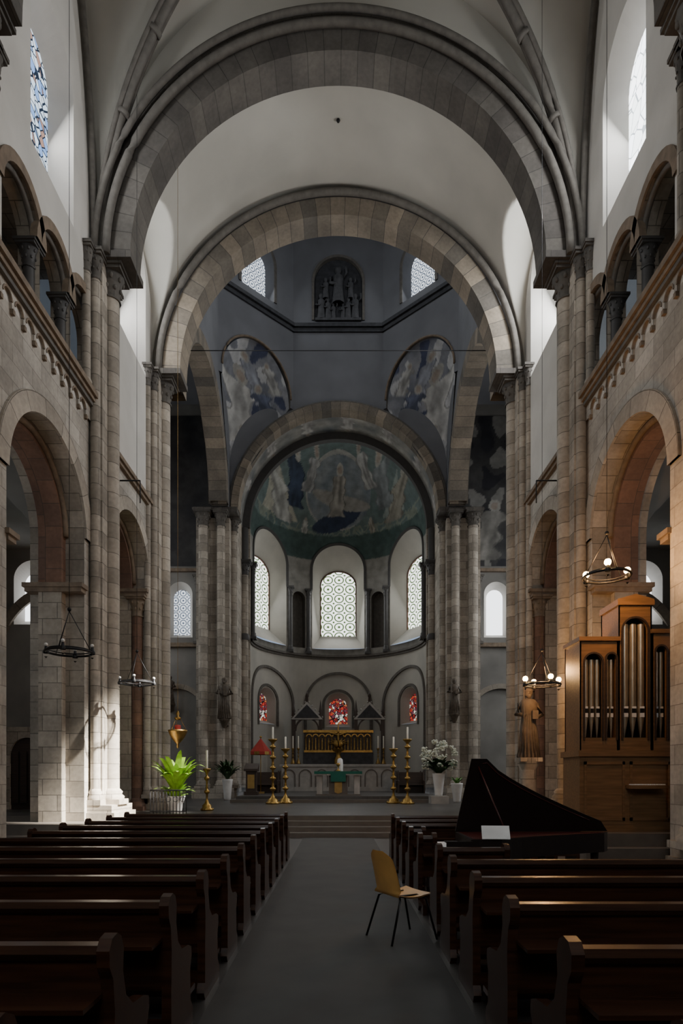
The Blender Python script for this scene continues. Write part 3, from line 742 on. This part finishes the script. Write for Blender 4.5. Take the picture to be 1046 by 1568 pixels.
# ---------------------------------------------------------------- organ
m = MB()
OX, OY = 4.75, 12.2
def ob(x0, x1, y0, y1, z0, z1, mat=M_org): m.box(OX + x0, OX + x1, OY + y0, OY + y1, z0, z1, mat)
OW = 2.75
ob(0, OW, .0, .9, .5, 2.0); ob(-.04, OW + .04, -.05, .95, 1.98, 2.1); ob(-.04, OW + .04, -.05, .95, .5, .62)
for i in range(3):
    x = .08 + i * .9
    ob(x, x + .8, -.025, 0, .72, .78); ob(x, x + .8, -.025, 0, 1.82, 1.88); ob(x, x + .05, -.025, 0, .72, 1.88); ob(x + .75, x + .8, -.025, 0, .72, 1.88)
def bay(x0, x1, ztop, cols, gable=0):
    mfo = lambda u, z, d: (OX + u, OY + d, z)
    strips(m, mfo, x0, x1, 2.1, ztop, [dict(uc=c, hw=hw, sill=2.35, spring=ztop - .25 - hw - dr, d=.06) for c, hw, dr in cols], M_org, M_org, K=12)
    for c, hw, dr in cols: ring(m, mfo, c, ztop - .25 - hw - dr, hw, hw + .035, -.025, 0, M_door, base=2.3, K=12)
    m.box(OX + x0, OX + x0 + .03, OY, OY + .8, 2.1, ztop, M_org); m.box(OX + x1 - .03, OX + x1, OY, OY + .8, 2.1, ztop, M_org)
    m.box(OX + x0, OX + x1, OY + .75, OY + .8, 2.1, ztop, M_door)
    m.box(OX + x0 - .03, OX + x1 + .03, OY - .05, OY + .82, ztop, ztop + .08, M_org)
    if gable:
        m.prism([(OX + x0 - .03, ztop + .08), (OX + x1 + .03, ztop + .08), (OX + x1 + .03, ztop + .12), (OX + (x0 + x1) / 2, ztop + gable), (OX + x0 - .03, ztop + .12)], 'y', OY - .04, OY + .8, M_org)
    for c, hw, dr in cols:
        k = 2 if hw < .15 else 3
        for j in range(k):
            r = hw / k * .9; x = c - hw + 2 * hw * (j + .5) / k
            m.lathe(OX + x, OY + .12, [(.01, 2.36), (r, 2.75), (r, ztop - .35)], M_pipe, 12)
            m.box(OX + x - r * .6, OX + x + r * .6, OY + .12 - r - .012, OY + .12 - r + .01, 2.76, 2.84, M_white)
            m.box(OX + x - r * .5, OX + x + r * .5, OY + .12 - r - .006, OY + .12 - r + .01, 2.84, 2.93, M_black)
            m.box(OX + x - r * .6, OX + x + r * .6, OY + .12 - r - .012, OY + .12 - r + .01, 2.93, 2.97, M_white)
bay(0, .76, 4.25, [(.27, .17, 0), (.62, .09, .0)]); bay(.76, 1.42, 4.95, [(1.09, .24, 0)], .22); bay(1.42, OW, 4.4, [(1.6, .10, 0), (1.95, .17, 0), (2.4, .22, 0)])
m.box(OX + .9, OX + 1.6, OY - .28, OY, 1.35, 1.42, M_org)
for i in range(16): m.box(OX + .92 + i * .04, OX + .95 + i * .04, OY - .26, OY - .1, 1.42, 1.44, M_paper)
m.obj('pipe_organ')

# ---------------------------------------------------------------- statues
def statue(x, y, z, h, mat, name='saint_statue', corbel=True, staff=True, ped=None, wall=None):
    m = MB()
    if ped is not None:
        m.box(x - .3, x + .3, y - .3, y + .3, ped, ped + .25, M_pier); m.lathe(x, y, [(.2, ped + .25), (.2, z - .3), (.3, z - .1), (.3, z)], M_pier, 12)
        m.box(x - .27, x + .27, y - .27, y + .27, z - .1, z, M_pier)
    elif corbel:
        m.lathe(x, y, [(.05, z - .45), (.12, z - .35), (.2, z - .12), (.26, z - .08), (.26, z)], mat, 10)
        if wall: m.box(x - .12, x + .12, y, wall, z - .3, z - .02, mat)
    p = [(.17, 0), (.18, .02), (.15, .12), (.135, .3), (.12, .45), (.105, .58), (.13, .70), (.135, .78), (.10, .825), (.04, .845), (.035, .87)]
    m.lathe(x, y, [(r * h * .95, z + t * h) for r, t in p], mat, 16, 1, .8)
    m.sphere((x, y, z + h * .925), h * .062, mat, 12, 1.25)
    m.sphere((x, y - .058 * h, z + h * .92), h * .014, mat, 6, 1.4)
    m.sphere((x, y - .03 * h, z + h * .885), h * .04, mat, 8, 1.2)
    m.lathe(x, y, [(h * .068, z + h * .94), (h * .06, z + h * .975), (h * .02, z + h * 1.0), (0, z + h * 1.0)], mat, 12)
    for i in range(9):
        a = pi + pi * (i + .5) / 9
        m.tube([(x + cos(a) * h * .155, y + sin(a) * h * .125, z), (x + cos(a) * h * .12, y + sin(a) * h * .1, z + h * .35), (x + cos(a) * h * .07, y + sin(a) * h * .085, z + h * .62)], [h * .018, h * .014, h * .006], mat, 6)
    m.tube([(x - .12 * h, y, z + .77 * h), (x - .17 * h, y - .02 * h, z + .62 * h), (x - .10 * h, y - .13 * h, z + .60 * h)], [.045 * h, .04 * h, .028 * h], mat, 8)
    m.tube([(x + .12 * h, y, z + .77 * h), (x + .18 * h, y - .02 * h, z + .61 * h), (x + .07 * h, y - .14 * h, z + .56 * h)], [.045 * h, .04 * h, .028 * h], mat, 8)
    m.box(x + .01 * h, x + .09 * h, y - .17 * h, y - .11 * h, z + .54 * h, z + .66 * h, mat)
    m.sphere((x - .10 * h, y - .15 * h, z + .60 * h), .026 * h, mat, 8)
    if staff: m.tube([(x - .11 * h, y - .16 * h, z + .02), (x - .11 * h, y - .16 * h, z + 1.02 * h)], .01 * h, mat, 6)
    m.obj(name)
statue(4.75, 15.5, 2.05, 1.75, M_stat, ped=.5)
statue(-5.5, 29.95, 4.35, 2.0, M_statw, wall=30.55)
statue(5.6, 29.95, 4.6, 1.7, M_statw, wall=30.55)
statue(-8.4, 31.0, 5.2, 1.4, M_statw, staff=False, wall=31.38)

# ---------------------------------------------------------------- ring chandeliers
def chand(x, y, z, ztop, lit, nb=4):
    m = MB(); r = .40
    m.tube([(x + r * cos(2 * pi * i / 32), y + r * sin(2 * pi * i / 32), z) for i in range(32)], .022, M_iron, 8, True)
    m.tube([(x + r * .9 * cos(2 * pi * i / 32), y + r * .9 * sin(2 * pi * i / 32), z + .04) for i in range(32)], .012, M_iron, 6, True)
    for i in range(3):
        a = 2 * pi * i / 3 + .5
        m.tube([(x + r * cos(a), y + r * sin(a), z), (x, y, z + .75)], .008, M_iron, 5)
    m.sphere((x, y, z + .78), .04, M_iron, 8)
    m.tube([(x, y, z + .78), (x, y, ztop)], .005, M_iron, 5)
    for i in range(nb):
        a = 2 * pi * i / nb + .15
        px, py = x + r * cos(a), y + r * sin(a)
        m.lathe(px, py, [(.05, z - .03), (.055, z + .01), (.03, z + .05), (.025, z + .1)], M_iron, 10)
        m.sphere((px, py, z + .13), .062 if lit else .035, M_bulb if lit else M_white, 10)
        m.lathe(px, py, [(.03, z - .09), (.0, z - .12)], M_iron, 8)
    m.obj('ring_chandelier')
    if lit:
        l = D.lights.new('chandelier_light', 'POINT'); l.energy = lit; l.color = (1, .50, .18); l.shadow_soft_size = .12
        o = D.objects.new('chandelier_light', l); o.location = (x, y - .02, z + .3); bpy.context.scene.collection.objects.link(o)
chand(-4.9, 11.3, 3.85, 19.8, 0); chand(-4.9, 15.1, 3.85, 18.2, 0)
chand(4.85, 11.2, 5.2, 19.8, 120, 3); chand(4.6, 14.0, 3.65, 19.2, 140, 4)

# ---------------------------------------------------------------- candlesticks
def candlestick(x, y, z0, h, ch=.5, s=1., mat=M_gold, name='floor_candlestick'):
    m = MB()
    m.lathe(x, y, [(.0, z0), (.22 * s, z0), (.23 * s, z0 + .05), (.16 * s, z0 + .1), (.17 * s, z0 + .16), (.08 * s, z0 + .24), (.06 * s, z0 + .3)], mat, 14)
    for i in range(3):
        a = 2 * pi * i / 3 + .5; m.sphere((x + .2 * s * cos(a), y + .2 * s * sin(a), z0 + .04), .05 * s, mat, 8)
    n = max(2, int((h - .5) / .38)); zz = z0 + .3; st = (h - .5) / n; pr = [(.06 * s, zz)]
    for i in range(n):
        pr += [(.035 * s, zz + st * .15), (.035 * s, zz + st * .5), (.09 * s, zz + st * .62), (.10 * s, zz + st * .7), (.09 * s, zz + st * .78), (.035 * s, zz + st * .88), (.05 * s, zz + st)]; zz += st
    pr += [(.05 * s, zz + .04), (.14 * s, zz + .14), (.15 * s, zz + .18), (.04 * s, zz + .18)]
    m.lathe(x, y, pr, mat, 14)
    m.lathe(x, y, [(.035, zz + .15), (.035, zz + .15 + ch), (0, zz + .16 + ch)], M_wax, 10)
    m.obj(name)
candlestick(-4.15, 19.6, .5, 1.35, .6, .9)
for x, h in ((-2.55, 2.75), (-2.1, 2.4), (2.2, 2.4), (2.7, 2.75)): candlestick(x, 24.2 + (.5 if abs(x) < 2.4 else 0), .5, h - .2, .5, 1.25)
for x in (-2.5, -2.2, 2.2, 2.5): candlestick(x, 34.25, 2.245, .9, .7, .6, M_brass, 'altar_candlestick')
# ---------------------------------------------------------------- altars
m = MB()
m.box(-.95, .95, 26.3, 27.3, .76, .82, M_step); m.box(-.4, .4, 26.55, 27.1, .82, 1.62, M_step)
for x in (-.8, .8): m.box(x - .12, x + .12, 26.5, 27.15, .82, 1.62, M_marble)
m.box(-1.0, 1.0, 26.35, 27.25, 1.62, 1.78, M_marble)
m.box(-1.02, 1.02, 26.33, 27.27, 1.78, 1.795, M_cloth); m.box(-1.02, 1.02, 26.32, 26.335, 1.68, 1.795, M_cloth); m.box(-.32, .32, 26.315, 26.33, 1.35, 1.79, M_cloth)
m.prism([(-.16, .9), (0, .83), (.16, .9), (.16, 1.4), (-.16, 1.4)], 'y', 26.5, 26.55, M_brass)
m.obj('altar_table')
m = MB()
m.lathe(0, 26.6, [(.09, 1.8), (.1, 1.83), (.03, 1.87), (.025, 1.98), (.08, 2.05), (.085, 2.15), (.0, 2.15)], M_gold, 12)
m.lathe(.08, 26.7, [(.12, 1.8), (.13, 2.1), (.11, 2.3), (.05, 2.36), (.0, 2.36)], M_white, 12); m.obj('altar_chalice')
m = MB()
m.box(-3.1, 3.1, 34.0, 35.2, .76, 2.1, M_marble); m.box(-3.2, 3.2, 33.9, 35.3, 2.1, 2.24, M_marble); m.box(-3.2, 3.2, 33.9, 35.3, .76, .95, M_marble)
for i in range(7):
    x = -2.7 + i * .9; ring(m, lambda u, z, d: (u, 34.0 + d, z), x, 1.6, .3, .36, -.04, 0, M_step, base=1.0, K=14)
m.box(-1.95, 1.95, 34.5, 35.1, 2.24, 2.9, M_slate)
m.box(-1.9, 1.9, 34.45, 35.1, 2.9, 3.02, M_gold); m.box(-1.9, 1.9, 34.55, 35.1, 3.02, 4.0, M_door); m.box(-1.95, 1.95, 34.42, 35.1, 4.0, 4.14, M_gold)
for i in range(11):
    x = -1.8 + i * .36
    m.lathe(x, 34.5, [(.05, 3.02), (.03, 3.08), (.03, 3.7), (.06, 3.78)], M_gold, 8)
    if i < 10:
        ring(m, lambda u, z, d: (u, 34.47 + d, z), x + .18, 3.76, .12, .18, 0, .06, M_gold, K=10)
        m.lathe(x + .18, 34.54, [(.07, 3.05), (.05, 3.45), (.06, 3.55), (.02, 3.6), (.045, 3.66), (0, 3.74)], M_brass, 8)
for sg in (-1, 1):
    xc = sg * 1.75
    for dx in (-.75, .75): m.box(xc + dx - .09, xc + dx + .09, 34.7, 35.1, 2.24, 4.9, M_door); m.lathe(xc + dx, 34.9, [(.13, 4.9), (.13, 5.0), (0, 5.9)], M_door, 6)
    m.prism([(xc - .9, 4.75), (xc + .9, 4.75), (xc, 5.75)], 'y', 34.65, 35.1, M_marble)
    m.prism([(xc - .7, 4.83), (xc + .7, 4.83), (xc, 5.58)], 'y', 34.6, 34.66, M_slate)
    ring(m, lambda u, z, d: (u, 34.68 + d, z), xc, 4.2, .6, .68, 0, .3, M_door, base=4.14, K=16)
    m.lathe(xc, 34.85, [(.1, 5.6), (.06, 6.0), (.1, 6.08), (0, 6.4)], M_door, 8)
    for k in range(5):
        for s in (-1, 1): m.sphere((xc + s * (.85 - k * .19), 34.85, 4.9 + k * .21), .06, M_marble, 6)
m.obj('high_altar')
m = MB()
m.box(-.03, .03, 34.25, 34.3, 3.0, 4.5, M_gold); m.box(-.45, .45, 34.25, 34.3, 3.95, 4.01, M_gold)
m.tube([(-.36, 34.23, 3.96), (-.1, 34.2, 3.86), (.1, 34.2, 3.86), (.36, 34.23, 3.96)], [.02, .035, .035, .02], M_gold, 8)
m.tube([(0, 34.21, 3.9), (0, 34.2, 3.6), (0.02, 34.2, 3.2)], [.06, .05, .03], M_gold, 8); m.sphere((0, 34.19, 4.03), .06, M_gold, 10)
m.lathe(0, 34.25, [(.35, 3.1), (.32, 3.02), (.16, 2.95), (.12, 2.7), (.22, 2.5), (.22, 2.245)], M_gold, 14, 1, .5)
m.sphere((0, 34.28, 3.35), .28, M_gold, 12, .8, 1, .3)
for i in range(9):
    a = pi * (i + .5) / 9; m.tube([(0, 34.3, 3.35), (.62 * cos(a) * 1, 34.3, 3.35 + .35 * sin(a))], [.05, .01], M_gold, 6)
m.obj('altar_crucifix')
# ---------------------------------------------------------------- plants
def blades(m, x, y, z, n, L, mat, w=.05, spread=.8, up=.8):
    for i in range(n):
        a = random.uniform(0, 2 * pi); l = L * random.uniform(.6, 1.1); sp = spread * random.uniform(.3, 1.1)
        pts = []
        for k in range(7):
            t = k / 6; rr = sp * l * t; zz = z + up * l * (1.5 * t - .95 * t * t * (.6 + sp * .6))
            pts.append(Vector((x + cos(a) * rr, y + sin(a) * rr, zz)))
        sd = Vector((-sin(a), cos(a), 0))
        for k in range(6):
            w0 = w * sin(pi * (k / 6) * .9 + .25); w1 = w * sin(pi * ((k + 1) / 6) * .9 + .25) if k < 5 else .002
            m.face([pts[k] - sd * w0, pts[k] + sd * w0, pts[k + 1] + sd * w1, pts[k + 1] - sd * w1], mat, smooth=True)
def vase(m, x, y, z, h, r, mat): m.lathe(x, y, [(0, z), (r * .6, z), (r * .65, z + h * .1), (r * .8, z + h * .5), (r, z + h * .92), (r * 1.05, z + h), (r * .85, z + h), (r * .8, z + h * .9), (0, z + h * .88)], mat, 16)
m = MB(); vase(m, -4.85, 18.5, .5, .5, .28, M_white); blades(m, -4.85, 18.5, .95, 60, 1.6, M_lily, .10, .6, 1.0); blades(m, -4.85, 18.5, .8, 40, 1.1, M_lily, .06, .8, .7)
m.obj('potted_lily_plant')
m = MB(); vase(m, -5.0, 28.0, .5, .95, .24, M_white); blades(m, -5.0, 28.0, 1.4, 80, 1.3, M_dgreen, .06, .9, .9); m.obj('potted_palm')
def hydr(x, y, z):
    m = MB(); m.cbox(x, y, .5, .7, .7, .3, M_marble)
    vase(m, x, y, z, .9, .25, M_white); blades(m, x, y, z + .8, 90, 1.15, M_dgreen, .12, .9, .8)
    for i in range(46):
        a = random.uniform(0, 2 * pi); el = random.uniform(-.7, 1.4); rr = .68
        c = (x + rr * cos(a) * cos(el), y + rr * sin(a) * cos(el), z + 1.5 + .66 * sin(el))
        for k in range(8):
            m.sphere((c[0] + random.uniform(-.09, .09), c[1] + random.uniform(-.09, .09), c[2] + random.uniform(-.07, .07)), .045, M_flower, 6)
    m.obj('hydrangea_bouquet')
hydr(4.0, 24.7, .8)
m = MB(); vase(m, 4.9, 25.6, .5, .8, .24, M_white); blades(m, 4.9, 25.6, 1.2, 20, .6, M_green, .05, .7, .8); m.obj('flower_vase')
m = MB(); vase(m, 4.6, 17.8, .5, .5, .25, M_white); blades(m, 4.6, 17.8, .95, 30, .85, M_green, .06, .9, .8); m.obj('potted_fern')
# ---------------------------------------------------------------- misc furnishings
m = MB()
m.tube([(-3.7, 29.6, .8), (-3.7, 29.6, 3.5)], .02, M_brass, 6)
for i in range(12):
    a, b = 2 * pi * i / 12, 2 * pi * (i + 1) / 12
    mt_ = M_redc if i % 2 else M_gold
    m.face([(-3.7 + .5 * cos(a), 29.6 + .5 * sin(a), 2.75), (-3.7 + .5 * cos(b), 29.6 + .5 * sin(b), 2.75), (-3.7, 29.6, 3.4)], M_redc)
    m.face([(-3.7 + .5 * cos(a), 29.6 + .5 * sin(a), 2.75), (-3.7 + .5 * cos(b), 29.6 + .5 * sin(b), 2.75), (-3.7 + .5 * cos(b), 29.6 + .5 * sin(b), 2.6), (-3.7 + .5 * cos(a), 29.6 + .5 * sin(a), 2.6)], mt_)
m.sphere((-3.7, 29.6, 3.45), .06, M_gold); m.cbox(-3.7, 29.6, .76, .35, .35, .08, M_brass); m.obj('canopy_umbrella')
m = MB(); m.cbox(-3.8, 27.2, .76, .6, .5, .15, M_door); m.cbox(-3.8, 27.2, .9, .45, .4, .9, M_door); m.prism([(26.9, 1.8), (27.5, 1.8), (27.5, 2.15), (26.9, 1.9)], 'x', -4.1, -3.5, M_door)
m.cbox(-3.8, 27.0, 1.05, .3, .03, .6, M_brass); m.obj('lectern')
m = MB(); X_, Y_ = -4.45, 17.2
m.tube([(X_, Y_, 18.7), (X_, Y_, 3.4)], .005, M_brass, 5)
m.lathe(X_, Y_, [(.02, 3.4), (.05, 3.32), (.03, 3.25), (.1, 3.2), (.06, 3.15)], M_gold, 12)
for i in range(3):
    a = 2 * pi * i / 3; m.tube([(X_ + .06 * cos(a), Y_ + .06 * sin(a), 3.2), (X_ + .24 * cos(a), Y_ + .24 * sin(a), 2.85)], .008, M_gold, 5)
m.lathe(X_, Y_, [(.0, 2.35), (.04, 2.4), (.03, 2.48), (.1, 2.55), (.2, 2.68), (.26, 2.82), (.27, 2.87), (.22, 2.85), (0, 2.8)], M_gold, 14)
m.lathe(X_, Y_, [(.08, 2.82), (.09, 3.0), (.0, 3.02)], M_redc, 10); m.obj('sanctuary_lamp')
m = MB(); YR = 17.15
for i in range(12):
    t = i / 11; x, y = -5.2 + 1.0 * t, YR; m.tube([(x, y, .5), (x, y, 1.2)], .012, M_iron, 5)
m.tube([(-5.2, YR, 1.2), (-4.2, YR, 1.2)], .02, M_iron, 6); m.tube([(-5.2, YR, .62), (-4.2, YR, .62)], .015, M_iron, 6)
for i in range(5): m.tube([(-5.1 + .2 * i + .07 * cos(a), YR, .95 + .07 * sin(a)) for a in [2 * pi * k / 12 for k in range(12)]], .008, M_iron, 5, True)
m.obj('iron_railing')
for sg in (-1, 1):
    m = MB()
    for k in range(2):
        x0, x1 = sorted((sg * 4.2, sg * 2.9)); y = 30.4 + k * 1.0
        m.box(x0, x1, y, y + .05, .76, 1.75, M_door); m.box(x0, x1, y - .4, y, 1.15, 1.2, M_door)
        for x in (x0, x1 - .06): m.prism([(y - .45, .76), (y + .06, .76), (y + .06, 1.85), (y - .02, 1.85), (y - .1, 1.4), (y - .45, 1.35)], 'x', x, x + .06, M_door)
        m.box(x0, x1, y - .01, y + .06, 1.7, 1.78, M_door)
    m.obj('choir_stall')
m = MB()
strips(m, lambda u, z, d: (u, 20.3 + d, z), -10.9, -9.5, .5, 3.2, [dict(uc=-10.2, hw=.55, sill=.5, spring=2.3, d=.1, pane=M_door, open=True)], M_pier)
for i in range(4): m.box(-10.7 + i * .27, -10.5 + i * .27, 20.34, 20.38, .7, 2.4, M_door)
m.obj('door_1')
for sg in (-1, 1):
    m = MB()
    m.tube([(sg * 6.05, 16.6, 9.5), (sg * 5.3, 16.6, 9.5)], .02, M_iron, 6); m.tube([(sg * 5.3, 16.6, 9.5), (sg * 5.3, 16.6, 8.9)], .015, M_iron, 6)
    m.obj('iron_wall_bracket')

# ---------------------------------------------------------------- lights
def area(name, loc, target, sx, sy, e, col=(1, 1, 1), spread=None):
    l = D.lights.new(name, 'AREA'); l.shape = 'RECTANGLE'; l.size = sx; l.size_y = sy; l.energy = e; l.color = col
    if spread: l.spread = spread
    o = D.objects.new(name, l); o.location = loc
    d = Vector(target) - Vector(loc); o.rotation_euler = d.to_track_quat('-Z', 'Y').to_euler()
    bpy.context.scene.collection.objects.link(o); return o
DAY = (.96, .98, 1)
for y, e in ((8.3, 130), (13.3, 190)):
    area('clerestory_daylight', (-6.42, y, 16.2), (0, y, 14), 1.1, 2.4, e * .85, DAY)
    area('clerestory_daylight', (6.42, y, 16.2), (0, y, 13.5), 1.1, 2.4, e * 1.4, DAY)
area('clerestory_daylight', (-6.7, 18.5, 16.2), (0, 18.5, 14), 1.0, 2.4, 170, DAY)
area('clerestory_daylight', (6.7, 18.5, 16.2), (0, 18.5, 14), 1.0, 2.4, 330, DAY)
for y in (23.5, 28.2):
    area('transept_daylight', (-13.8, y, 11), (0, y, 8), 1.4, 5, 100, DAY)
    area('transept_daylight', (13.8, y, 11), (0, y - 4, 7), 1.4, 5, 330, DAY)
for y in (8, 13):
    area('aisle_daylight', (-11.3, y, 5), (0, y, 3), 1.2, 3, 25, DAY)
    area('aisle_daylight', (11.3, y, 5), (0, y, 3), 1.2, 3, 30, DAY)
area('apse_daylight', (0, 38.0, 12.3), (0, 30, 10), 1.6, 3.4, 110, DAY)
for s in (-1, 1):
    area('apse_daylight', (s * 4.4, 35.9, 12.3), (0, 33, 10), 1.4, 3, 50, DAY)
    area('drum_daylight', (s * 3.6, 29.3, 25.8), (-s * 2, 24, 22), 1.2, 1.6, 60, (.92, .96, 1))
    area('drum_daylight', (s * 3.6, 22.3, 25.8), (-s * 2, 29, 21), 1.2, 1.6, 85, (.92, .96, 1))
area('west_fill_light', (0, -6.8, 11), (0, 10, 8), 4, 7, 110, DAY)  # added soft fill from behind the camera, no known window there
def sunb(loc, tgt, e, deg):
    sp = D.lights.new('sunbeam', 'SPOT'); sp.energy = e; sp.spot_size = radians(deg); sp.spot_blend = 1; sp.shadow_soft_size = .25; sp.color = (1, .95, .86)
    o = D.objects.new('sunbeam', sp); o.location = loc; d = Vector(tgt) - o.location; o.rotation_euler = d.to_track_quat('-Z', 'Y').to_euler(); bpy.context.scene.collection.objects.link(o)
sunb((5.9, 13.3, 16.0), (-5.7, 15.7, 1.0), 260000, 11.5)
sunb((5.9, 18.5, 16.0), (-4.8, 18.5, 1.6), 50000, 7)

w = D.worlds.new('sky'); bpy.context.scene.world = w; w.use_nodes = True
w.node_tree.nodes['Background'].inputs[0].default_value = (.6, .75, 1, 1); w.node_tree.nodes['Background'].inputs[1].default_value = .5
bpy.context.scene.view_settings.view_transform = 'AgX'
bpy.context.scene.view_settings.exposure = .12

# ---------------------------------------------------------------- camera
cam = D.cameras.new('camera'); cam.sensor_fit = 'HORIZONTAL'; cam.sensor_width = 36; cam.lens = 950 / 1046 * 36
cam.shift_x = 5 / 1046; cam.shift_y = 404 / 1046; cam.clip_end = 200; cam.clip_start = .05
o = D.objects.new('camera', cam); o.location = (0, 0, 1.6); o.rotation_euler = (radians(90), 0, 0)
bpy.context.scene.collection.objects.link(o); bpy.context.scene.camera = o
